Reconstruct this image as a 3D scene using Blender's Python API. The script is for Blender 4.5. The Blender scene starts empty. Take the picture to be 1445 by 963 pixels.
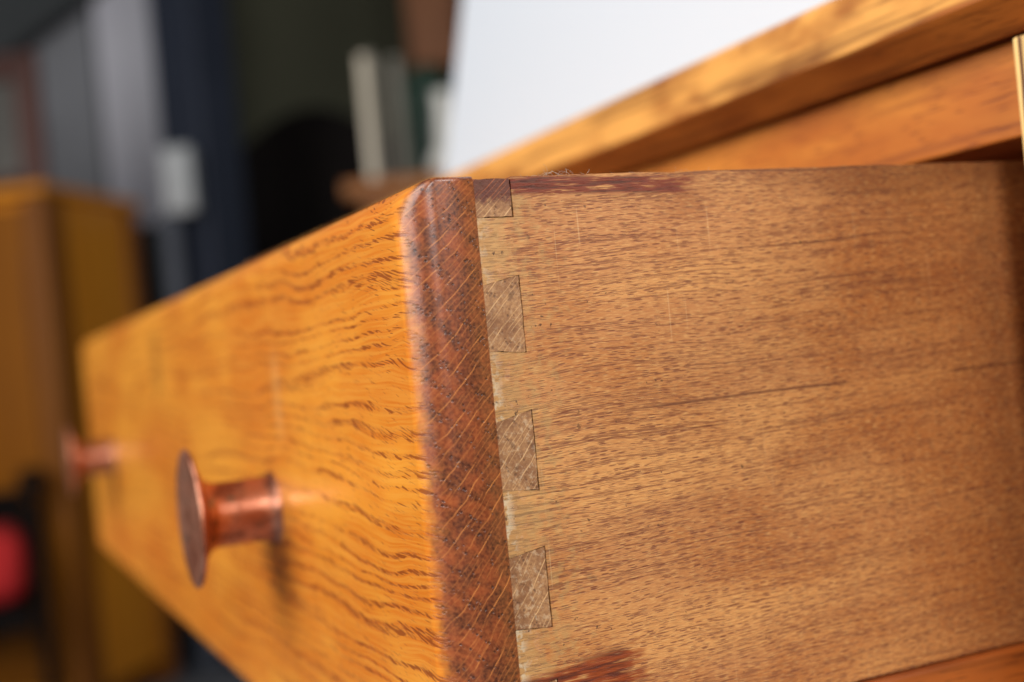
import bpy, bmesh, math, random
from mathutils import Vector, Matrix

# ------------------------------------------------------------------ camera, world, lamps, exposure
scene = bpy.context.scene
COL = scene.collection
RIGHT = Vector((0.40907403, 0.90757338, -0.09470484))
UP = Vector((0.04689196, 0.08274073, 0.99546729))
FWD = Vector((-0.91129555, 0.41166071, 0.00871081))
CAM = Vector((0.21562824, -0.07831186, 0.66648408))
cd = bpy.data.cameras.new('camera')
cam = bpy.data.objects.new('camera', cd)
COL.objects.link(cam)
cam.matrix_world = Matrix(((RIGHT.x, UP.x, -FWD.x, CAM.x), (RIGHT.y, UP.y, -FWD.y, CAM.y),
                           (RIGHT.z, UP.z, -FWD.z, CAM.z), (0, 0, 0, 1)))
cd.sensor_width = 36.0
cd.lens = 43.817
cd.clip_start = 0.01
cd.clip_end = 100
cd.dof.use_dof = True
cd.dof.focus_distance = 0.243
cd.dof.aperture_fstop = 6.7
cd.dof.aperture_blades = 8
scene.camera = cam

world = bpy.data.worlds.new('World')
scene.world = world
world.use_nodes = True
world.node_tree.nodes['Background'].inputs[0].default_value = (0.80, 0.90, 1.0, 1)
world.node_tree.nodes['Background'].inputs[1].default_value = 0.06

def area_lamp(name, loc, target, sx, sy, power, color):
    l = bpy.data.lights.new(name, 'AREA')
    l.shape = 'RECTANGLE'
    l.size, l.size_y = sx, sy
    l.energy = power
    l.color = color
    o = bpy.data.objects.new(name, l)
    COL.objects.link(o)
    o.location = loc
    o.rotation_euler = (Vector(target) - Vector(loc)).to_track_quat('-Z', 'Y').to_euler()
    return o

area_lamp('window_light', (-0.15, -1.50, 1.55), (-0.12, 0.05, 0.65), 1.6, 1.9, 57, (1.0, 0.97, 0.94))
area_lamp('side_light', (1.34, 0.84, 1.60), (0.0, 0.06, 0.66), 1.15, 0.55, 31, (1.0, 0.98, 0.96))
area_lamp('added_stem_light', (1.32, -0.46, 1.32), (-0.10, 0.0, 0.65), 0.42, 0.36, 16, (1.0, 0.97, 0.95))  # added lamp for the highlight along the knob stem

scene.view_settings.view_transform = 'Standard'
scene.view_settings.look = 'None'
scene.view_settings.exposure = -0.20
scene.view_settings.gamma = 1.0
scene.view_settings.use_curve_mapping = False

# ------------------------------------------------------------------ node helpers
def lin(r, g, b):
    def f(c):
        c /= 255.0
        return c / 12.92 if c <= 0.04045 else ((c + 0.055) / 1.055) ** 2.4
    return (f(r), f(g), f(b), 1.0)

class NB:
    """a small builder for procedural materials"""
    def __init__(s, name):
        s.m = bpy.data.materials.new(name)
        s.m.use_nodes = True
        s.t = s.m.node_tree
        s.bsdf = s.t.nodes['Principled BSDF']
    def node(s, typ, **kw):
        n = s.t.nodes.new(typ)
        for k, v in kw.items():
            setattr(n, k, v)
        return n
    def put(s, sock, v):
        if isinstance(v, bpy.types.NodeSocket):
            s.t.links.new(v, sock)
        else:
            sock.default_value = v
    def math(s, op, a, b=None, c=None, clamp=False):
        n = s.node('ShaderNodeMath', operation=op)
        n.use_clamp = clamp
        s.put(n.inputs[0], a)
        if b is not None: s.put(n.inputs[1], b)
        if c is not None: s.put(n.inputs[2], c)
        return n.outputs[0]
    def add(s, a, b): return s.math('ADD', a, b)
    def sub(s, a, b): return s.math('SUBTRACT', a, b)
    def mul(s, a, b): return s.math('MULTIPLY', a, b)
    def mx(s, a, b): return s.math('MAXIMUM', a, b)
    def mad(s, a, b, c): return s.math('MULTIPLY_ADD', a, b, c)
    def ss(s, x, a, b, lo=0.0, hi=1.0):
        n = s.node('ShaderNodeMapRange', interpolation_type='SMOOTHSTEP')
        s.put(n.inputs[0], x)
        n.inputs[1].default_value, n.inputs[2].default_value = (a, b) if a < b else (b, a)
        n.inputs[3].default_value, n.inputs[4].default_value = (lo, hi) if a < b else (hi, lo)
        return n.outputs[0]
    def xyz(s, off=(0, 0, 0)):
        tc = s.node('ShaderNodeTexCoord')
        sp = s.node('ShaderNodeSeparateXYZ')
        s.t.links.new(tc.outputs['Object'], sp.inputs[0])
        return [s.add(sp.outputs[i], off[i]) if off[i] else sp.outputs[i] for i in range(3)]
    def vec(s, x, y, z):
        n = s.node('ShaderNodeCombineXYZ')
        s.put(n.inputs[0], x); s.put(n.inputs[1], y); s.put(n.inputs[2], z)
        return n.outputs[0]
    def noise(s, v, scale=1.0, detail=1.0, rough=0.5, dist=0.0):
        n = s.node('ShaderNodeTexNoise')
        s.put(n.inputs['Vector'], v)
        n.inputs['Scale'].default_value = scale
        n.inputs['Detail'].default_value = detail
        n.inputs['Roughness'].default_value = rough
        n.inputs['Distortion'].default_value = dist
        return n.outputs['Fac']
    def n3(s, x, y, z, sx, sy, sz, detail=1.0, rough=0.5, seed=0.0):
        return s.noise(s.vec(s.mad(x, sx, seed), s.mad(y, sy, seed * 1.7), s.mad(z, sz, seed * 0.6)), 1.0, detail, rough)
    def vor(s, v, feature='F1', rand=1.0, dim='3D'):
        n = s.node('ShaderNodeTexVoronoi', feature=feature, voronoi_dimensions=dim)
        n.inputs['Scale'].default_value = 1.0
        n.inputs['Randomness'].default_value = rand
        if dim == '1D':
            s.put(n.inputs['W'], v)
        else:
            s.put(n.inputs['Vector'], v)
        return n
    def mix(s, f, a, b, mode='MIX'):
        n = s.node('ShaderNodeMix', data_type='RGBA', blend_type=mode)
        s.put(n.inputs[0], f); s.put(n.inputs[6], a); s.put(n.inputs[7], b)
        return n.outputs[2]
    def fin(s, color, rough=0.5, metal=0.0, coat=0.0, coat_rough=0.2, spec=0.5, height=None, bump=0.3, dist=0.0003):
        b = s.bsdf
        s.put(b.inputs['Base Color'], color)
        s.put(b.inputs['Roughness'], rough)
        s.put(b.inputs['Metallic'], metal)
        s.put(b.inputs['Coat Weight'], coat)
        s.put(b.inputs['Coat Roughness'], coat_rough)
        s.put(b.inputs['Specular IOR Level'], spec)
        if height is not None:
            n = s.node('ShaderNodeBump')
            s.put(n.inputs['Strength'], bump)
            n.inputs['Distance'].default_value = dist
            s.put(n.inputs['Height'], height)
            s.t.links.new(n.outputs[0], b.inputs['Normal'])
        return s.m

DRAWER = Vector((-0.316, 0.23, 0.565))      # bases of the two main things
DESK = Vector((-0.316, 0.36, 0.0))

# ------------------------------------------------------------------ wood of the drawer
def end_grain(nb, x, y, z, pale):
    """cross-section of the front board: rays that fan out from the pith, rows of pores between them"""
    dy = nb.sub(y, 0.1735); dz = nb.sub(z, 0.832)
    ang = nb.math('ARCTAN2', dz, dy)
    rho = nb.math('SQRT', nb.add(nb.mul(dy, dy), nb.mul(dz, dz)))
    wob = nb.n3(x, y, z, 20, 160, 160, 2.0)
    a1 = nb.mad(ang, 95.0, nb.mul(wob, 0.55))
    v = nb.vor(a1, 'DISTANCE_TO_EDGE', 0.9, '1D')
    a2 = nb.mad(ang, 210.0, nb.mul(wob, 0.8))
    v2 = nb.vor(a2, 'DISTANCE_TO_EDGE', 1.0, '1D')
    brk = nb.noise(nb.vec(nb.mul(ang, 60.0), nb.mul(rho, 130.0), nb.mul(x, 10)), 1.0, 1.0)
    ray = nb.mul(nb.ss(v.outputs['Distance'], 0.050, 0.012), nb.ss(brk, 0.42, 0.60))
    fine = nb.mul(nb.ss(v2.outputs['Distance'], 0.09, 0.03), nb.ss(brk, 0.58, 0.44))
    ray = nb.mx(ray, nb.mul(fine, 0.55 if pale else 0.38))
    # pores in rows along the growth rings
    pv = nb.vor(nb.vec(nb.mul(x, 60), nb.mul(y, 1350), nb.mul(z, 1350)), 'F1')
    ringw = nb.mad(nb.n3(x, y, z, 10, 120, 120, 1.0, seed=3.0), 0.0042, rho)
    ring = nb.math('SINE', nb.mul(ringw, 2 * math.pi / 0.0041))
    ringm = nb.ss(ring, 0.05, 0.75)
    sp = nb.node('ShaderNodeSeparateXYZ')
    nb.t.links.new(pv.outputs['Color'], sp.inputs[0])
    pore = nb.mul(nb.mul(nb.ss(pv.outputs['Distance'], 0.46, 0.26), ringm), nb.mul(nb.ss(sp.outputs[0], 0.30, 0.40), nb.ss(sp.outputs[1], 0.0, 0.8, 0.4, 1.0)))
    blot = nb.n3(x, y, z, 30, 190, 190, 3.0, 0.6, 5.0)
    fib = nb.n3(x, y, z, 30, 1500, 1500, 2.0, 0.6, 8.0)
    if not pale:
        c = nb.mix(nb.ss(blot, 0.36, 0.64), lin(142, 68, 34), lin(74, 36, 24))
        c = nb.mix(nb.mul(ringm, 0.42), c, lin(62, 30, 20))
        c = nb.mix(nb.ss(y, 0.006, 0.0135, 0.0, 0.35), c, lin(60, 28, 20))
        c = nb.mix(nb.ss(fib, 0.3, 0.7, 0.0, 0.35), c, lin(190, 110, 60))
        c = nb.mix(nb.mul(ray, nb.ss(y, 0.0, 0.008, 0.35, 0.85)), c, lin(214, 136, 72))
        c = nb.mix(nb.mul(pore, 0.80), c, lin(46, 24, 18))
    else:
        c = nb.mix(nb.ss(blot, 0.36, 0.64), lin(178, 132, 88), lin(138, 94, 60))
        c = nb.mix(nb.ss(fib, 0.3, 0.7, 0.0, 0.6), c, lin(120, 78, 50))
        c = nb.mix(nb.mul(ray, 0.85), c, lin(224, 178, 124))
        c = nb.mix(nb.mul(pore, 0.6), c, lin(74, 46, 32))
    return c, pore, ray

def oak_front():
    nb = NB('varnished_oak_front')
    x, y, z = nb.xyz(DRAWER)
    # the board's long grain, slowly waving
    w1 = nb.n3(x, y, z, 7, 7, 20, 2.0, 0.5, 1.0)
    w2 = nb.n3(x, y, z, 45, 20, 110, 1.0, 0.5, 2.0)
    zz = nb.mad(nb.sub(w1, 0.5), 0.020, nb.mad(nb.sub(w2, 0.5), 0.0035, z))
    ring = nb.math('SINE', nb.mul(nb.mad(nb.n3(x, y, zz, 2, 2, 75, 2.0, 0.5, 4.0), 0.017, zz), 2 * math.pi / 0.0042))
    ringm = nb.ss(ring, 0.15, 0.95)
    zp = nb.mad(x, 0.20, zz)
    pn = nb.n3(x, y, zp, 170, 170, 2600, 1.0, 0.4, 6.0)
    pn2 = nb.n3(x, y, zp, 260, 260, 4200, 1.0, 0.4, 9.0)
    patch = nb.n3(x, y, z, 16, 16, 45, 2.0, 0.5, 10.0)
    dens = nb.mad(ringm, nb.ss(patch, 0.35, 0.6, 0.09, 0.21), -0.03)
    pore = nb.ss(nb.add(pn, dens), 0.655, 0.72)
    pore2 = nb.mul(nb.ss(nb.add(pn2, nb.mul(dens, 0.6)), 0.66, 0.73), 0.6)
    pore = nb.mx(pore, pore2)
    cloud = nb.n3(x, y, z, 11, 9, 26, 3.0, 0.6, 11.0)
    fib = nb.n3(x, y, zz, 40, 40, 1900, 2.0, 0.6, 12.0)
    face = nb.mix(nb.ss(cloud, 0.38, 0.62), lin(242, 156, 46), lin(218, 120, 24))
    face = nb.mix(nb.ss(fib, 0.35, 0.65, 0.0, 0.35), face, lin(246, 176, 70))
    face = nb.mix(nb.mul(ringm, nb.ss(patch, 0.35, 0.62, 0.08, 0.28)), face, lin(190, 88, 14))
    face = nb.mix(nb.mul(pore, 0.80), face, lin(136, 58, 8))
    # a paler rubbed upright streak
    pale = nb.mul(nb.ss(nb.math('ABSOLUTE', nb.add(x, 0.112)), 0.008, 0.001), nb.ss(nb.math('ABSOLUTE', nb.sub(z, 0.661)), 0.015, 0.006))
    face = nb.mix(nb.mul(pale, 0.25), face, lin(250, 190, 110))
    scuff = nb.mul(nb.ss(nb.math('ABSOLUTE', nb.add(x, 0.318)), 0.016, 0.004), nb.ss(nb.math('ABSOLUTE', nb.sub(z, 0.676)), 0.016, 0.008))
    face = nb.mix(nb.mul(scuff, 0.45), face, lin(120, 70, 24))
    eg, epore, eray = end_grain(nb, x, y, z, False)
    edge = nb.mad(nb.sub(nb.n3(x, y, z, 250, 250, 160, 2.0, 0.6, 14.0), 0.5), 0.0050, x)
    k = nb.ss(edge, -0.0060, -0.0016)
    col = nb.mix(k, face, eg)
    h = nb.sub(1.0, nb.mx(nb.mul(pore, nb.sub(1.0, k)), nb.mul(epore, k)))
    orange = nb.n3(x, y, z, 1500, 1500, 1500, 2.0, 0.6, 17.0)
    h = nb.mad(orange, 0.22, h)
    r = nb.mad(nb.n3(x, y, z, 120, 120, 120, 3.0, 0.6, 18.0), 0.22, 0.24)
    return nb.fin(col, nb.mad(k, -0.03, r), coat=nb.mad(k, -0.05, 0.35), coat_rough=nb.mad(k, 0.07, 0.20), height=h, bump=nb.mad(k, 0.08, 0.42), dist=0.00022)

def red_stain(nb, y, z, top):
    """runs of red-brown stain left at the joint's upper or lower end; real marks with their own outline"""
    streak = nb.noise(nb.vec(nb.mul(y, 120), nb.mul(z, 1300), 3.3 if top else 7.7), 1.0, 2.0, 0.6)
    if top:
        zc = nb.mad(nb.sub(y, 0.022), -0.025, 0.6984)
        m = nb.ss(nb.math('ABSOLUTE', nb.sub(z, zc)), 0.0024, 0.0012)
        m = nb.mul(m, nb.ss(nb.mad(streak, 0.02, y), 0.0745, 0.069))
    else:
        zc = nb.mad(nb.sub(y, 0.022), 0.13, 0.6000)
        m = nb.ss(nb.math('ABSOLUTE', nb.sub(z, zc)), 0.0062, 0.0040)
        m = nb.mul(m, nb.ss(nb.mad(streak, 0.02, y), 0.0520, 0.0480))
    return nb.mul(m, nb.ss(streak, 0.30, 0.46)), streak

def side_wood(name='drawer_side_wood', marks=True):
    nb = NB(name)
    x, y, z = nb.xyz(DRAWER)
    w = nb.n3(x, y, z, 10, 16, 60, 2.0, 0.5, 21.0)
    zz = nb.mad(nb.sub(w, 0.5), 0.0045, nb.mad(y, -0.02, z))
    p1 = nb.n3(x, y, zz, 40, 170, 5400, 1.0, 0.5, 22.0)
    p2 = nb.n3(x, y, zz, 40, 330, 7800, 1.0, 0.5, 23.0)
    rows = nb.n3(x, y, zz, 6, 14, 1350, 1.0, 0.5, 20.0)
    dens = nb.n3(x, y, zz, 10, 14, 190, 2.0, 0.6, 24.0)
    d = nb.mad(nb.sub(rows, 0.5), 0.50, nb.mul(nb.sub(dens, 0.5), 0.22))
    pore = nb.ss(nb.add(p1, d), 0.575, 0.64)
    pore2 = nb.ss(nb.add(p2, nb.mul(d, 0.7)), 0.545, 0.62)
    cell = nb.vor(nb.vec(nb.mul(x, 30), nb.mul(y, 430), nb.mul(zz, 3100)), 'F1', 1.0)
    cs = nb.node('ShaderNodeSeparateXYZ')
    nb.t.links.new(cell.outputs['Color'], cs.inputs[0])
    keep = nb.ss(nb.add(cs.outputs[0], nb.mul(d, 2.2)), 0.46, 0.54)
    dash = nb.mul(nb.mul(nb.ss(cell.outputs['Distance'], 0.44, 0.30), keep), nb.ss(cs.outputs[1], 0.0, 0.9, 0.45, 1.0))
    longl = nb.mul(nb.ss(nb.n3(x, y, zz, 4, 12, 1500, 1.0, 0.5, 25.0), 0.69, 0.74), 0.7)
    fleck = nb.n3(x, y, zz, 40, 520, 4800, 1.0, 0.5, 26.0)
    broad = nb.n3(x, y, zz, 6, 9, 90, 3.0, 0.55, 27.0)
    cloud = nb.n3(x, y, z, 20, 28, 42, 3.0, 0.6, 28.0)
    c = nb.mix(nb.ss(broad, 0.36, 0.62), lin(210, 148, 86), lin(188, 126, 74))
    c = nb.mix(nb.ss(cloud, 0.42, 0.68, 0.0, 0.7), c, lin(172, 104, 50))
    # redder patina deeper in, plus painted dimming of the light towards the desk
    pat_shade = nb.ss(nb.mad(nb.sub(cloud, 0.5), 0.09, y), 0.045, 0.150)
    c = nb.mix(nb.mul(pat_shade, 0.66), c, lin(160, 84, 32))
    c = nb.mix(nb.ss(fleck, 0.48, 0.68, 0.0, 0.30), c, lin(236, 190, 120))
    c = nb.mix(nb.mul(pore, 0.62), c, lin(112, 56, 34))
    c = nb.mix(nb.mul(pore2, 0.55), c, lin(120, 66, 40))
    c = nb.mix(nb.mul(dash, 0.80), c, lin(108, 52, 34))
    c = nb.mix(longl, c, lin(92, 44, 28))
    # one long dark growth line across mid height
    gl = nb.mad(nb.sub(nb.n3(x, y, z, 4, 40, 10, 2.0, 0.5, 39.0), 0.5), 0.0022, nb.sub(z, 0.6530))
    gm = nb.mul(nb.ss(nb.math('ABSOLUTE', gl), 0.00042, 0.00012), nb.ss(nb.n3(x, y, z, 4, 60, 10, 1.0, 0.5, 40.0), 0.38, 0.5))
    c = nb.mix(nb.mul(nb.mul(gm, nb.ss(y, 0.035, 0.055)), 0.7), c, lin(92, 46, 30))
    # darker band under the top edge, stronger towards the desk
    topb = nb.ss(nb.mad(nb.sub(cloud, 0.5), 0.02, z), 0.687, 0.700)
    c = nb.mix(nb.mul(topb, nb.mad(pat_shade, 0.35, 0.18)), c, lin(96, 56, 30))
    h = nb.sub(1.0, nb.mx(nb.mx(nb.mul(pore, 0.9), dash), longl))
    h = nb.mad(fleck, 0.25, h)
    if marks:
        g = nb.n3(x, y, z, 200, 420, 420, 3.0, 0.65, 31.0)
        grime = nb.mul(nb.ss(nb.mad(nb.sub(g, 0.5), 0.05, y), 0.030, 0.014), 0.42)
        c = nb.mix(grime, c, lin(176, 146, 92))
        glue = nb.mx(nb.mul(nb.ss(g, 0.56, 0.66), nb.ss(nb.mad(nb.sub(g, 0.5), 0.02, y), 0.0235, 0.0160)),
                     nb.mul(nb.ss(g, 0.47, 0.58), nb.ss(nb.mad(nb.sub(g, 0.5), 0.008, y), 0.0178, 0.0158)))
        low = nb.ss(z, 0.668, 0.655)
        glue = nb.mul(glue, nb.mad(low, 0.55, 0.45))
        c = nb.mix(nb.mul(glue, 0.62), c, lin(214, 202, 172))
        spk = nb.n3(x, y, z, 100, 700, 700, 2.0, 0.6, 33.0)
        spot = nb.mul(nb.ss(nb.mad(nb.ss(y, 0.045, 0.016), 0.05, spk), 0.69, 0.74), nb.ss(nb.n3(x, y, z, 20, 110, 110, 1.0, 0.5, 34.0), 0.50, 0.58))
        c = nb.mix(nb.mul(spot, 0.8), c, lin(62, 38, 24))
        # faint upright tool scratches
        sc = nb.mul(nb.ss(nb.n3(x, y, z, 5, 1700, 22, 1.0, 0.5, 36.0), 0.70, 0.76), nb.ss(nb.n3(x, y, z, 5, 60, 60, 1.0, 0.5, 37.0), 0.5, 0.62))
        c = nb.mix(nb.mul(sc, 0.22), c, lin(240, 205, 150))
        st, s1 = red_stain(nb, y, z, True)
        c = nb.mix(nb.mul(st, 0.92), c, nb.mix(nb.ss(s1, 0.45, 0.65), lin(112, 36, 16), lin(70, 24, 16)))
        sb, s2 = red_stain(nb, y, z, False)
        c = nb.mix(nb.mul(sb, 0.95), c, nb.mix(nb.ss(s2, 0.45, 0.65), lin(140, 58, 16), lin(82, 26, 12)))
    r = nb.mad(nb.n3(x, y, z, 60, 60, 160, 2.0, 0.5, 38.0), 0.25, 0.40)
    return nb.fin(c, r, height=h, bump=0.40, dist=0.00016, spec=0.4)

def pin_wood():
    nb = NB('dovetail_end_grain')
    x, y, z = nb.xyz(DRAWER)
    c, pore, ray = end_grain(nb, x, y, z, True)
    g = nb.n3(x, y, z, 200, 900, 900, 4.0, 0.75, 31.0)
    low = nb.ss(z, 0.690, 0.640)
    glue = nb.mul(nb.ss(g, 0.50, 0.66), nb.mad(low, 0.6, 0.15))
    c = nb.mix(nb.mul(glue, 0.5), c, lin(222, 196, 160))
    top = nb.ss(nb.mad(nb.sub(g, 0.5), 0.006, z), 0.6945, 0.6965)
    c = nb.mix(nb.mul(top, 0.85), c, lin(82, 32, 28))
    c = nb.mix(nb.mul(nb.mul(top, ray), 0.7), c, lin(190, 100, 50))
    dk = nb.ss(nb.n3(x, y, z, 200, 330, 330, 2.0, 0.6, 41.0), 0.60, 0.72)
    c = nb.mix(nb.mul(dk, 0.55), c, lin(82, 52, 34))
    h = nb.sub(nb.mul(g, 0.9), nb.mul(pore, 0.4))
    return nb.fin(c, 0.55, height=h, bump=0.5, dist=0.0003, spec=0.35)

def long_wood(name, base, alt, dark, off, axis='X', rough=0.38, coat=0.3, streak=0.5, seed=0.0, pores=0.5, fine=260, lo=0.50, hi=0.66, worn=None):
    """varnished timber whose grain runs along one axis"""
    nb = NB(name)
    p = nb.xyz(off)
    if axis == 'X': a, b, c_ = p
    elif axis == 'Y': b, a, c_ = p
    else: c_, b, a = p
    w = nb.n3(a, b, c_, 6, 20, 20, 2.0, 0.5, seed)
    cc = nb.mad(nb.sub(w, 0.5), 0.006, c_)
    bb = nb.mad(nb.sub(w, 0.5), 0.006, b)
    st = nb.n3(a, bb, cc, 9, fine, fine, 3.0, 0.6, seed + 1)
    pr = nb.n3(a, bb, cc, 120, 1500, 1500, 1.0, 0.5, seed + 2)
    cl = nb.n3(a, b, c_, 14, 40, 40, 3.0, 0.6, seed + 3)
    c = nb.mix(nb.ss(cl, 0.38, 0.64), base, alt)
    c = nb.mix(nb.mul(nb.ss(st, lo, hi), streak), c, dark)
    c = nb.mix(nb.mul(nb.ss(pr, 0.60, 0.70), pores), c, dark)
    if worn:   # rubbed pale front edge; the browner chamfer below it carries painted shade
        wz = nb.mad(nb.sub(cl, 0.5), 0.006, p[2])
        wf = nb.mul(nb.ss(wz, 0.7350, 0.7366), nb.ss(nb.n3(a, b, c_, 22, 10, 60, 3.0, 0.6, seed + 5), 0.30, 0.58))
        c = nb.mix(wf, c, nb.mix(nb.mul(nb.ss(st, lo, hi), 0.6), worn, dark))
    h = nb.sub(1.0, nb.ss(pr, 0.60, 0.70))
    h = nb.mad(cl, 0.6, h)
    r = nb.mad(cl, 0.2, rough - 0.1)
    return nb.fin(c, r, coat=coat, coat_rough=0.2, height=h, bump=0.25, dist=0.0002)

def copper(name, rough):
    nb = NB(name)
    x, y, z = nb.xyz()
    n1 = nb.n3(x, y, z, 260, 260, 260, 4.0, 0.65, 50.0)
    n2 = nb.n3(x, y, z, 90, 90, 90, 3.0, 0.6, 52.0)
    turn = nb.n3(x, y, z, 60, 2600, 60, 1.0, 0.5, 53.0)
    c = nb.mix(nb.ss(n2, 0.38, 0.62), lin(216, 154, 126), lin(178, 114, 88))
    c = nb.mix(nb.mul(nb.ss(n1, 0.50, 0.66), 0.75), c, lin(104, 64, 50))
    c = nb.mix(nb.mul(nb.ss(nb.n3(x, y, z, 150, 150, 150, 2.0, 0.6, 58.0), 0.64, 0.70), 0.7), c, lin(112, 116, 98))
    r = nb.mad(nb.ss(n1, 0.4, 0.7), 0.16, rough)
    return nb.fin(c, r, metal=1.0, height=nb.mad(turn, 0.4, n1), bump=0.12, dist=0.0003)

def plain(name, a, b, scale=8.0, rough=0.6, stretch=(1, 1, 1), bump=0.1, spec=0.4):
    nb = NB(name)
    x, y, z = nb.xyz()
    n = nb.noise(nb.vec(nb.mul(x, stretch[0]), nb.mul(y, stretch[1]), nb.mul(z, stretch[2])), scale, 4.0, 0.6)
    f = nb.noise(nb.vec(x, y, z), scale * 14, 3.0, 0.6)
    c = nb.mix(nb.ss(n, 0.35, 0.65), a, b)
    return nb.fin(c, nb.mad(n, 0.2, rough - 0.1), height=f, bump=bump, dist=0.002, spec=spec)

M = {
    'front': oak_front(),
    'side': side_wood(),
    'plain_side': side_wood('drawer_inner_wood', False),
    'pin': pin_wood(),
    'slip': long_wood('drawer_slip_wood', lin(178, 92, 34), lin(150, 72, 28), lin(92, 40, 18), DRAWER, 'Y', 0.36, 0.3, 0.5, 60.0),
    'top': long_wood('desk_top_oak', lin(178, 102, 40), lin(148, 78, 28), lin(96, 48, 20), DESK, 'X', 0.40, 0.25, 0.75, 63.0, 0.5, worn=lin(242, 174, 88)),  # dark base paints shade on the chamfer, pale tone is the rubbed front
    'rail': long_wood('desk_rail_oak', lin(214, 134, 54), lin(186, 104, 38), lin(124, 60, 30), DESK, 'X', 0.40, 0.2, 0.5, 66.0, 0.6),
    'post': long_wood('desk_post_oak', lin(248, 206, 132), lin(232, 178, 98), lin(92, 46, 20), DESK, 'Z', 0.45, 0.1, 0.95, 74.0, 0.3, 560, 0.53, 0.60),
    'copper': copper('tarnished_copper', 0.34),
    'disc': copper('dull_copper', 0.42),
}

# ------------------------------------------------------------------ mesh helpers
def link(name, bm, m, parent=None, smooth=False):
    bmesh.ops.recalc_face_normals(bm, faces=bm.faces)
    me = bpy.data.meshes.new(name)
    bm.to_mesh(me); bm.free()
    if smooth:
        for p in me.polygons: p.use_smooth = True
    me.materials.append(m)
    o = bpy.data.objects.new(name, me)
    COL.objects.link(o)
    if parent: o.parent = parent
    return o

def thing(name, label, cat, loc, rz=0.0, group=None):
    o = bpy.data.objects.new(name, None)
    o.empty_display_size = 0.05
    COL.objects.link(o)
    o.location = loc; o.rotation_euler = (0, 0, rz)
    o['label'] = label; o['category'] = cat
    if group: o['group'] = group
    return o

def box(bm, x0, x1, y0, y1, z0, z1, bev=0.0, seg=2, off=Vector((0, 0, 0))):
    vs = [bm.verts.new(Vector((x, y, z)) - off) for x in (x0, x1) for y in (y0, y1) for z in (z0, z1)]
    idx = ((0, 1, 3, 2), (4, 6, 7, 5), (0, 4, 5, 1), (2, 3, 7, 6), (0, 2, 6, 4), (1, 5, 7, 3))
    fs = [bm.faces.new([vs[i] for i in f]) for f in idx]
    if bev:
        es = list({e for f in fs for e in f.edges})
        bmesh.ops.bevel(bm, geom=es, offset=bev, segments=seg, profile=0.5, affect='EDGES')
    return vs

def B(name, ext, m, parent, off=Vector((0, 0, 0)), bev=0.0, seg=2):
    bm = bmesh.new()
    box(bm, *ext, bev=bev, seg=seg, off=off)
    return link(name, bm, m, parent)

def prism(name, poly, a0, a1, axis, m, parent, off, bev=0.0):
    """a profile extruded along X (poly in YZ)"""
    bm = bmesh.new()
    def pt(a, p):
        return Vector((a, p[0], p[1])) - off if axis == 'X' else Vector((p[0], a, p[1])) - off
    r0 = [bm.verts.new(pt(a0, p)) for p in poly]
    r1 = [bm.verts.new(pt(a1, p)) for p in poly]
    n = len(poly)
    bm.faces.new(r0); bm.faces.new(list(reversed(r1)))
    for i in range(n):
        bm.faces.new((r0[i], r0[(i + 1) % n], r1[(i + 1) % n], r1[i]))
    if bev:
        es = [e for e in bm.edges if e.is_manifold and e.calc_face_angle(0) > 0.5]
        bmesh.ops.bevel(bm, geom=es, offset=bev, segments=2, profile=0.5, affect='EDGES')
    return link(name, bm, m, parent)

def lathe(name, prof, m, parent, seg=64):
    """profile of (radius, distance) turned round -Y"""
    bm = bmesh.new()
    rings = []
    for r, d in prof:
        if r < 1e-6:
            rings.append([bm.verts.new((0, -d, 0))])
        else:
            rings.append([bm.verts.new((r * math.cos(2 * math.pi * k / seg), -d, r * math.sin(2 * math.pi * k / seg))) for k in range(seg)])
    for a, b in zip(rings, rings[1:]):
        for k in range(seg):
            q = [a[k % len(a)], a[(k + 1) % len(a)], b[(k + 1) % len(b)], b[k % len(b)]]
            q = list(dict.fromkeys(q))
            if len(q) > 2: bm.faces.new(q)
    return link(name, bm, m, parent, smooth=True)

# ------------------------------------------------------------------ the drawer
XL = -0.632                       # far end of the front
YR = 0.0145                       # back of the lip
YT = 0.0224                       # tips of the pins
XS, XI = -0.0010, -0.0100         # outer and inner face of the side
ZB, ZT = 0.5892, 0.7000

drawer = thing('drawer', 'open drawer with orange oak front, two round copper knobs and a dovetailed tan side', 'drawer', DRAWER)

def rounded_front(x0, x1, z0, z1, depth, r, power):
    """a board whose front arrises are worn round: a stack of rounded rectangles"""
    bm = bmesh.new()
    prof = [(depth, 0.0006), (depth - 0.0004, 0.0), (r + 0.0006, 0.0)]
    # (distance from the front, inset): walk from the back of the lip to the front plane
    prof = prof + [(r * (1 - math.sin(i / 14 * math.pi / 2) ** (2 / power)),
                        r * (1 - math.cos(i / 14 * math.pi / 2) ** (2 / power))) for i in range(15)]
    loops = []
    for d, a in prof:
        rc = 0.0008 + 0.0042 * min(1.0, max(0.0, 1 - d / r))
        lp = []
        for cx, cz, a0 in ((x1 - a - rc, z1 - a - rc, 0), (x0 + a + rc, z1 - a - rc, 90), (x0 + a + rc, z0 + a + rc, 180), (x1 - a - rc, z0 + a + rc, 270)):
            for k in range(9):
                t = math.radians(a0 + k * 11.25)
                lp.append(bm.verts.new(Vector((cx + rc * math.cos(t), d, cz + rc * math.sin(t))) - DRAWER))
        loops.append(lp)
    n = len(loops[0])
    for a, b in zip(loops, loops[1:]):
        for k in range(n):
            bm.faces.new((a[k], a[(k + 1) % n], b[(k + 1) % n], b[k])).smooth = True
    bm.faces.new(loops[-1]); bm.faces.new(list(reversed(loops[0])))
    for lp in (loops[-1], loops[0]):
        for k in range(n):
            bm.edges.get((lp[k], lp[(k + 1) % n])).smooth = False
    return bm

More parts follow.
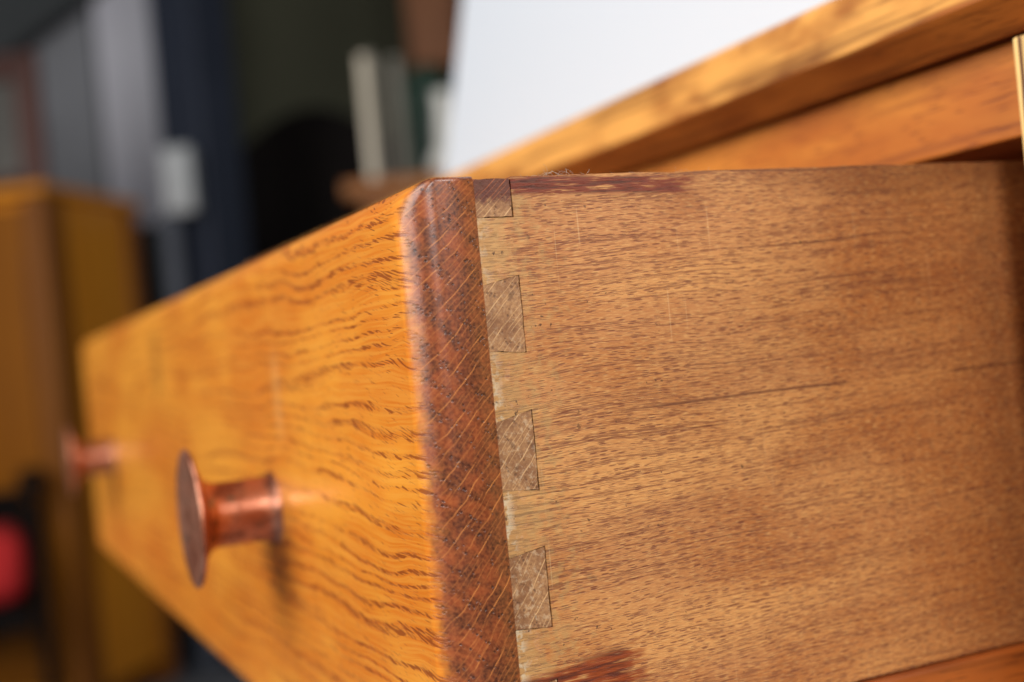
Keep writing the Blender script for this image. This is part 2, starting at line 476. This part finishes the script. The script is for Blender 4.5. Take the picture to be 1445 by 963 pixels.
bm = rounded_front(XL, 0.0, 0.5647, 0.7002, YR, 0.0066, 1.75)
box(bm, XL + 0.010, XI - 0.0002, YR - 0.002, YT + 0.0002, ZB, ZT - 0.0004, off=DRAWER)
front = link('front', bm, M['front'], drawer)

PINS = [  # z at base (low, high), z at tip (low, high)
    (0.6923, 0.6999, 0.6922, 0.6998),
    (0.6669, 0.6795, 0.6661, 0.6811),
    (0.6406, 0.6534, 0.6396, 0.6552),
    (0.6140, 0.6276, 0.6134, 0.6290),
    (ZB, 0.6025, ZB, 0.6035),
]
rnd = random.Random(4)
def edge_line(p, q, n, amp):
    """points from p to q with a hand-cut wobble"""
    out = []
    for i in range(n + 1):
        t = i / n
        w = rnd.uniform(-amp, amp) if 0 < i < n else 0.0
        dy, dz = q[0] - p[0], q[1] - p[1]
        L = math.hypot(dy, dz)
        out.append((p[0] + dy * t - dz / L * w, p[1] + dz * t + dy / L * w))
    return out

def side_board(name, xa, xb, m):
    poly = []
    ys = YR + 0.0001
    poly += [(YT, ZB), (0.46, ZB), (0.46, ZT)]
    poly += edge_line((0.46, ZT), (YT, ZT), 60, 0.00012)[1:]
    for i, (b0, b1, t0, t1) in enumerate(PINS):
        if i == 0:
            poly += edge_line((YT, t1), (YT, t0), 4, 0.00005)[1:]
            poly += [(ys, b0)]
        elif i == len(PINS) - 1:
            poly += [(ys, b1)] + edge_line((YT, t1), (YT, t0), 4, 0.00005)[:-1]
        else:
            poly += [(ys, b1)] + edge_line((YT, t1), (YT, t0), 6, 0.00006) + [(ys, b0)]
    poly = poly[:-1] if poly[-1] == poly[0] else poly
    return prism(name, poly, xa, xb, 'X', m, drawer, DRAWER)

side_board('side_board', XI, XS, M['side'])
for i, (b0, b1, t0, t1) in enumerate(PINS):
    g = 0.00017
    base = edge_line((YR - 0.001, b0 + g), (YT - g * 1.7, t0 + g), 7, 0.00010)
    tip = edge_line((YT - g * 1.7, t0 + g), (YT - g * 1.4, t1 - g), 9, 0.00010)[1:]
    top = edge_line((YT - g * 1.4, t1 - g), (YR - 0.001, b1 - g), 7, 0.00010)[1:]
    dx = (-0.00006, 0.00010, 0.00004, 0.00012, 0.0)[i]
    o = prism('dovetail_pin', base + tip + top, XI - 0.001, XS + dx, 'X', M['pin'], front, DRAWER)
    if i == 0: o['label'] = 'topmost half dovetail pin, darkened with red stain'

B('side_board', (XL + 0.0010, XL + 0.010, YR + 0.0002, 0.46, ZB, ZT), M['plain_side'], drawer, DRAWER, 0.0004)
B('back_board', (XL + 0.0102, XI - 0.0002, 0.448, 0.457, ZB + 0.012, ZT - 0.006), M['plain_side'], drawer, DRAWER, 0.0004)
B('bottom_board', (XL + 0.0102, XI - 0.0002, YT + 0.0005, 0.4478, ZB + 0.002, ZB + 0.008), M['plain_side'], drawer, DRAWER)
B('bottom_slip', (XI - 0.006, 0.0012, YR + 0.0003, 0.455, 0.5760, ZB - 0.0003), M['slip'], drawer, DRAWER, 0.0008, 3)
B('bottom_slip', (XL - 0.0003, XL + 0.016, YR + 0.0003, 0.455, 0.5760, ZB - 0.0003), M['slip'], drawer, DRAWER, 0.0008, 3)

STEM = [(0.0, -0.004), (0.0090, -0.004), (0.0093, 0.0002), (0.0093, 0.0006), (0.0090, 0.0012), (0.0089, 0.0035), (0.0088, 0.0080), (0.0088, 0.0130),
        (0.0088, 0.0160), (0.0091, 0.0173), (0.0098, 0.0183), (0.0106, 0.0190), (0.0106, 0.0198)]
DISC = [(0.0, 0.0191), (0.0102, 0.0191), (0.0110, 0.0192), (0.0128, 0.0202), (0.0150, 0.0210), (0.0172, 0.0215), (0.0181, 0.0218), (0.0186, 0.0222),
        (0.0187, 0.0226), (0.0184, 0.0230), (0.0176, 0.0232), (0.0160, 0.0231), (0.0120, 0.0227), (0.0060, 0.0225), (0.0, 0.0225)]
for i, kx in enumerate((-0.1278, -0.5075)):
    if i == 0:
        k0 = lathe('knob', STEM, M['copper'], drawer)
        d0 = lathe('knob_disc', DISC, M['disc'], k0)
        w0 = lathe('base_ring', [(0.0094, -0.001), (0.0098, -0.001), (0.0099, 0.0003), (0.0097, 0.0006), (0.0094, 0.0007)], M['copper'], k0)
        k0.location = Vector((kx, 0.0, 0.6300)) - DRAWER
    else:
        k1 = k0.copy(); COL.objects.link(k1); k1.parent = drawer
        k1.location = Vector((kx, 0.0, 0.6300)) - DRAWER
        for ch in (d0, w0):
            c = ch.copy(); COL.objects.link(c); c.parent = k1

# ------------------------------------------------------------------ the desk it slides out of
desk = thing('desk', 'honey brown oak writing desk with chamfered top edge above the open drawer', 'desk', DESK)
TOP = [(0.1390, 0.7352), (0.1390, 0.7480), (0.1398, 0.7498), (0.1418, 0.7514), (0.1440, 0.7520),
       (0.5780, 0.7520), (0.5800, 0.7500), (0.5800, 0.7340), (0.1488, 0.7340), (0.1486, 0.7278), (0.1464, 0.7276), (0.1398, 0.7342)]
prism('table_top', TOP, -0.760, 0.150, 'X', M['top'], desk, DESK)
B('top_rail', (-0.6360, 0.0114, 0.1515, 0.1720, 0.7050, 0.7272), M['rail'], desk, DESK, 0.0006)
for xa, xb in ((0.0118, 0.0780), (-0.6800, -0.6362)):
    for ya, yb in ((0.1418, 0.1950), (0.5200, 0.5650)):
        B('leg', (xa, xb, ya, yb, 0.0, 0.7254 if ya < 0.3 else 0.7338), M['post'], desk, DESK, 0.0008, 3)
B('side_panel', (0.0380, 0.0560, 0.1952, 0.5198, 0.5500, 0.7338), M['rail'], desk, DESK, 0.0006)
B('side_panel', (-0.6680, -0.6500, 0.1952, 0.5198, 0.5500, 0.7338), M['rail'], desk, DESK, 0.0006)
B('back_panel', (-0.6360, 0.0114, 0.5350, 0.5500, 0.5500, 0.7338), M['rail'], desk, DESK, 0.0006)
B('runner', (-0.0300, 0.0378, 0.1955, 0.5195, 0.5560, 0.5750), M['rail'], desk, DESK, 0.0006)
B('runner', (-0.6498, -0.6030, 0.1955, 0.5195, 0.5560, 0.5750), M['rail'], desk, DESK, 0.0006)

# ------------------------------------------------------------------ white board standing on the desk
lean = math.radians(12.0)
wb = thing('white_board', 'plain white board leaning back on top of the oak desk', 'board', (-0.375, 0.285, 0.7522))
nb = NB('white_card')
x, y, z = nb.xyz()
white = nb.fin(nb.mix(nb.noise(nb.vec(x, y, z), 6.0, 2.0), (0.67, 0.72, 0.785, 1), (0.69, 0.74, 0.805, 1)), 0.7, spec=0.2)
bm = bmesh.new()
box(bm, -0.345, 0.330, 0.0, 0.006, 0.0, 0.46, 0.0012, 2)
sheet = link('panel', bm, white, wb)
sheet.rotation_euler = (-lean, 0, 0)
B('foot', (-0.300, 0.300, 0.018, 0.060, 0.0, 0.02), white, wb, bev=0.002)

# ------------------------------------------------------------------ the shop behind: positions as (right, far) metres from under the camera
RZ = math.atan2(0.9113, 0.4117)
def at(r, d, z=0.0):
    R = Vector((0.41170, 0.91131, 0)); F = Vector((-0.91131, 0.41170, 0))
    p = Vector((CAM.x, CAM.y, 0)) + R * r + F * d
    p.z = z
    return p

m_floor = plain('grey_concrete', lin(120, 126, 134), lin(98, 104, 112), 1.5, 0.5)
m_olive = plain('olive_plaster', lin(96, 96, 76), lin(86, 86, 68), 1.2, 0.8)
m_grey = plain('grey_paint', lin(150, 152, 158), lin(134, 136, 142), 1.0, 0.7)
m_lav = plain('pale_grey_paint', lin(236, 236, 246), lin(224, 224, 238), 1.0, 0.6)
m_dkgrey = plain('dark_grey', lin(78, 82, 84), lin(68, 72, 74), 1.0, 0.7)
m_blue = plain('slate_blue_paint', lin(55, 61, 76), lin(49, 55, 69), 3.0, 0.5)
m_box = plain('white_plastic', lin(188, 192, 194), lin(180, 184, 186), 8.0, 0.4)
m_cable = plain('grey_conduit', lin(84, 90, 102), lin(78, 84, 96), 8.0, 0.5)
m_black = plain('black_brown_wood', lin(20, 12, 9), lin(14, 9, 8), 6.0, 0.6, (6, 6, 1), spec=0.1)
m_red_wood = plain('red_brown_wood', lin(84, 32, 10), lin(60, 22, 8), 6.0, 0.45, (6, 6, 1))
m_gold = plain('golden_oak', lin(240, 156, 38), lin(222, 138, 30), 5.0, 0.4, (8, 8, 0.7))
m_amber = plain('amber_oak', lin(160, 94, 3), lin(146, 84, 2), 5.0, 0.4, (8, 8, 0.7))
m_goldd = plain('dark_brown_oak', lin(150, 90, 24), lin(134, 76, 18), 5.0, 0.45, (8, 8, 0.7))  # darker brown oak of the corner posts, plinths and sideboard
m_brown = plain('mid_brown_wood', lin(172, 112, 70), lin(146, 90, 54), 5.0, 0.5, (9, 9, 0.8))
m_beige = plain('pale_bare_wood', lin(226, 214, 192), lin(206, 194, 172), 9.0, 0.6, (9, 9, 0.8))
m_beige2 = plain('weathered_grey_wood', lin(140, 136, 124), lin(126, 122, 112), 9.0, 0.6, (9, 9, 0.8))
m_green = plain('dark_green_enamel', lin(38, 62, 50), lin(30, 52, 42), 6.0, 0.4)
m_cream = plain('white_glaze', lin(226, 224, 216), lin(214, 212, 204), 8.0, 0.3)
m_red = plain('red_cloth', lin(204, 44, 44), lin(176, 30, 32), 12.0, 0.9)
m_glass = plain('dusty_mirror', lin(86, 82, 74), lin(74, 70, 64), 4.0, 0.3)

floor = B('floor', (-9, 9, -9, 9, -0.06, 0.0), m_floor, None)
floor['kind'] = 'structure'

def far(name, label, cat, r, d, z=0.0, rz=0.0, group=None):
    return thing(name, label, cat, at(r, d, z), RZ + rz, group)

wall = far('olive_wall', 'dull olive green plaster wall at the very back', 'wall', 0.0, 4.2)
B('wall_face', (-1.4, 2.6, 0.0, 0.12, 0.0, 2.9), m_olive, wall)

gw = far('grey_wall', 'grey partition wall with a pale upright panel left of the blue post', 'wall', -1.0, 3.4)
B('wall_face', (-1.6, -0.066, 0.0, 0.10, 0.0, 2.9), m_grey, gw)
B('pale_panel', (-0.050, 0.105, -0.03, 0.09, 1.10, 2.9), m_lav, gw, bev=0.01)
B('lower_panel', (-0.064, 0.26, -0.02, 0.09, 0.0, 1.09), m_dkgrey, gw)  # darker grey below the pale panel
bm = bmesh.new()
box(bm, -0.65, 0.0, -0.10, -0.02, -0.11, 0.11, 0.01)  # dark grey sloping bar across the upper left
bb = link('sloping_dark_bar', bm, m_dkgrey, gw)
bb.location = (-0.03, 0.0, 1.86); bb.rotation_euler = (0, math.radians(-32), 0)

post = far('blue_post', 'slate blue square steel post carrying a white switch box', 'post', -0.70, 3.0, 0.0, math.radians(-32))
B('shaft', (-0.095, 0.045, -0.04, 0.09, 0.012, 2.9), m_blue, post, bev=0.006)
B('base_plate', (-0.15, 0.11, -0.10, 0.13, 0.0, 0.012), m_blue, post)
sw = far('switch_box', 'small white switch box fixed to the blue post', 'switch box', -0.738, 2.90, 1.06)
B('cover', (-0.035, 0.036, -0.02, 0.04, 0.0, 0.155), m_box, sw, bev=0.008)
B('rocker', (-0.014, 0.014, -0.027, -0.018, 0.05, 0.10), m_box, sw, bev=0.002)
B('conduit', (-0.052, -0.012, 0.0, 0.035, -1.06, -0.002), m_cable, sw, bev=0.004)

arch = far('arched_cupboard', 'black brown arched cupboard against the olive wall', 'cupboard', -0.52, 3.62)
poly = [(-0.245, 0.0), (0.24, 0.0), (0.24, 1.30)]
for i in range(13):
    t = i / 12
    poly.append((0.24 - 0.485 * t, 1.30 + 0.13 * math.sin(math.pi * t)))
poly.append((-0.245, 1.30))
bm = bmesh.new()
poly = list(dict.fromkeys([(round(a, 4), round(b, 4)) for a, b in poly]))
r0 = [bm.verts.new((a, 0.0, b)) for a, b in poly]; r1 = [bm.verts.new((a, 0.42, b)) for a, b in poly]
bm.faces.new(r0); bm.faces.new(list(reversed(r1)))
for i in range(len(poly)):
    j = (i + 1) % len(poly)
    bm.faces.new((r0[i], r0[j], r1[j], r1[i]))
link('carcass', bm, m_black, arch)
B('door', (-0.225, -0.006, -0.018, -0.001, 0.08, 1.26), m_black, arch, bev=0.004)
B('door', (-0.002, 0.220, -0.018, -0.001, 0.08, 1.26), m_black, arch, bev=0.004)

cab = far('oak_cabinet', 'large golden oak cabinet standing left of the blue post', 'cabinet', -0.906, 2.5, 0.0, -math.atan2(0.1, 0.5))
B('carcass', (-0.85, -0.004, 0.004, 0.365, 0.06, 1.07), m_gold, cab)
B('door', (-0.45, -0.045, -0.016, 0.003, 0.08, 1.05), m_amber, cab, bev=0.003)
B('door', (-0.85, -0.455, -0.016, 0.003, 0.08, 1.05), m_amber, cab, bev=0.003)
B('corner_post', (-0.040, 0.004, -0.020, 0.060, 0.0, 1.07), m_goldd, cab, bev=0.004)
B('corner_post', (-0.040, 0.004, 0.320, 0.368, 0.0, 1.07), m_goldd, cab, bev=0.004)
B('top_board', (-0.87, 0.010, -0.026, 0.372, 1.072, 1.092), m_gold, cab, bev=0.004)
B('plinth', (-0.83, -0.042, 0.010, 0.340, 0.0, 0.058), m_goldd, cab)

fr = far('framed_mirror', 'small mirror in a red brown frame standing on the oak cabinet', 'mirror', -1.105, 2.66, 1.0925)
B('stile', (0.100, 0.150, -0.012, 0.014, 0.0, 0.31), m_red_wood, fr, bev=0.004)
B('stile', (-0.150, -0.100, -0.012, 0.014, 0.0, 0.31), m_red_wood, fr, bev=0.004)
B('rail', (-0.099, 0.099, -0.012, 0.014, 0.255, 0.31), m_red_wood, fr, bev=0.004)
B('rail', (-0.099, 0.099, -0.012, 0.014, 0.0, 0.05), m_red_wood, fr, bev=0.004)
B('mirror_glass', (-0.099, 0.099, 0.002, 0.010, 0.051, 0.254), m_glass, fr)

sb = far('low_sideboard', 'orange brown sideboard half hidden behind the drawer front', 'sideboard', 0.0, 2.05)
B('top_board', (-0.255, 0.62, 0.0, 0.50, 0.945, 0.972), m_goldd, sb, bev=0.003)
B('carcass', (-0.225, 0.60, 0.03, 0.48, 0.05, 0.944), m_goldd, sb)
B('door', (-0.215, 0.185, 0.012, 0.029, 0.09, 0.92), m_goldd, sb, bev=0.003)
B('door', (0.190, 0.59, 0.012, 0.029, 0.09, 0.92), m_goldd, sb, bev=0.003)
B('plinth', (-0.20, 0.58, 0.05, 0.46, 0.0, 0.049), m_goldd, sb)

sl = far('pale_board', 'wide pale wooden board standing upright on the sideboard', 'board', -0.208, 2.17, 0.9722)
o = B('plank', (-0.014, 0.012, 0.0, 0.02, 0.0, 0.235), m_beige, sl, bev=0.002)
B('batten', (0.002, 0.011, -0.012, -0.001, 0.0, 0.235), m_beige2, sl, bev=0.001)
sl2 = far('grey_board', 'narrow grey weathered board standing beside the pale board', 'board', -0.163, 2.21, 0.9722)
B('plank', (-0.009, 0.009, 0.0, 0.018, 0.0, 0.225), m_beige2, sl2, bev=0.002)
B('end_cap', (-0.010, 0.010, -0.002, 0.020, 0.226, 0.236), m_beige2, sl2, bev=0.002)

gb = far('green_canister', 'dark green tall canister standing behind the boards', 'canister', -0.115, 2.37, 0.9722)
lathe_pts = [(0.0, 0.0), (0.052, 0.0), (0.055, 0.01), (0.055, 0.20), (0.050, 0.215), (0.035, 0.225)]
def upright(name, prof, m, parent, seg=32):
    o = lathe(name, prof, m, parent, seg)
    o.rotation_euler = (math.radians(-90), 0, 0)
    return o
upright('can_body', lathe_pts, m_green, gb)
upright('lid', [(0.035, 0.2255), (0.036, 0.24), (0.02, 0.25), (0.0, 0.252)], m_green, gb)

vz = far('white_vase', 'slim white vase with a round belly beside the white board', 'vase', -0.078, 2.10, 0.9722)
upright('vase_body', [(0.0, 0.0), (0.026, 0.0), (0.034, 0.012), (0.032, 0.030), (0.018, 0.048), (0.015, 0.10)], m_cream, vz)
upright('neck', [(0.015, 0.1005), (0.014, 0.125), (0.017, 0.142), (0.014, 0.142), (0.0, 0.138)], m_cream, vz)

wc = far('wall_cupboard', 'brown wooden cupboard hung on the olive wall above the boards', 'cupboard', -0.13, 3.85, 1.57)
B('carcass', (-0.105, 0.28, 0.0, 0.349, 0.0, 0.7), m_brown, wc, bev=0.004)
B('door', (-0.100, 0.055, -0.016, -0.001, 0.01, 0.69), m_brown, wc, bev=0.004)
B('door', (0.060, 0.275, -0.016, -0.001, 0.01, 0.69), m_red_wood, wc, bev=0.004)

ch = far('dark_chair', 'low dark brown wooden armchair in front of the oak cabinet', 'chair', -1.03, 2.15, 0.0, math.radians(21))
for a in (-0.19, 0.155):
    for b in (0.0, 0.24):
        B('leg', (a + 0.006, a + 0.026, b, b + 0.024, 0.0, 0.50), m_black, ch, bev=0.004)
    B('arm', (a - 0.008, a + 0.036, -0.02, 0.29, 0.501, 0.528), m_black, ch, bev=0.004)
B('seat', (-0.161, 0.154, 0.0, 0.268, 0.255, 0.300), m_black, ch, bev=0.004)
B('backrest', (-0.161, 0.154, 0.242, 0.262, 0.36, 0.49), m_black, ch, bev=0.004)
cu = far('red_cushion', 'plump red cushion lying on the seat of the dark chair', 'cushion', -1.03, 2.16, 0.3005, math.radians(21))
bm = bmesh.new()
box(bm, -0.15, 0.146, 0.0, 0.225, 0.0, 0.135, 0.045, 6)
link('cushion_cover', bm, m_red, cu, smooth=True)

# ------------------------------------------------------------------ fluff caught on the top edge of the drawer side
bm = bmesh.new()
rnd = random.Random(11)
def fibre(p, n, step, rad):
    d = Vector((rnd.uniform(-0.3, 0.3), rnd.uniform(-1, 1), rnd.uniform(0.0, 0.9))).normalized()
    ring = None
    for i in range(n):
        u = d.orthogonal().normalized(); v = d.cross(u)
        cur = [bm.verts.new(p + u * (rad * math.cos(k * 2.0944)) + v * (rad * math.sin(k * 2.0944))) for k in range(3)]
        if ring:
            for k in range(3):
                bm.faces.new((ring[k], ring[(k + 1) % 3], cur[(k + 1) % 3], cur[k]))
        ring = cur
        p = p + d * step
        d = (d + Vector((rnd.uniform(-0.4, 0.4), rnd.uniform(-0.5, 0.5), rnd.uniform(-0.5, 0.35)))).normalized()
        p.z = max(p.z, 0.70015)
for i in range(26):
    fibre(Vector((rnd.uniform(-0.004, -0.0012), rnd.gauss(0.0335, 0.0035), 0.7001)), rnd.randint(5, 10), 0.00035, 0.000022)
for i in range(12):
    fibre(Vector((rnd.uniform(-0.003, -0.0012), rnd.uniform(0.022, 0.07), 0.7001)), rnd.randint(3, 6), 0.00032, 0.000018)
fl = link('lint', bm, plain('grey_lint', lin(200, 190, 176), lin(170, 160, 150), 30.0, 0.9), None)
fl['kind'] = 'stuff'
fl['label'] = 'wisps of grey lint on the top edge of the drawer side'
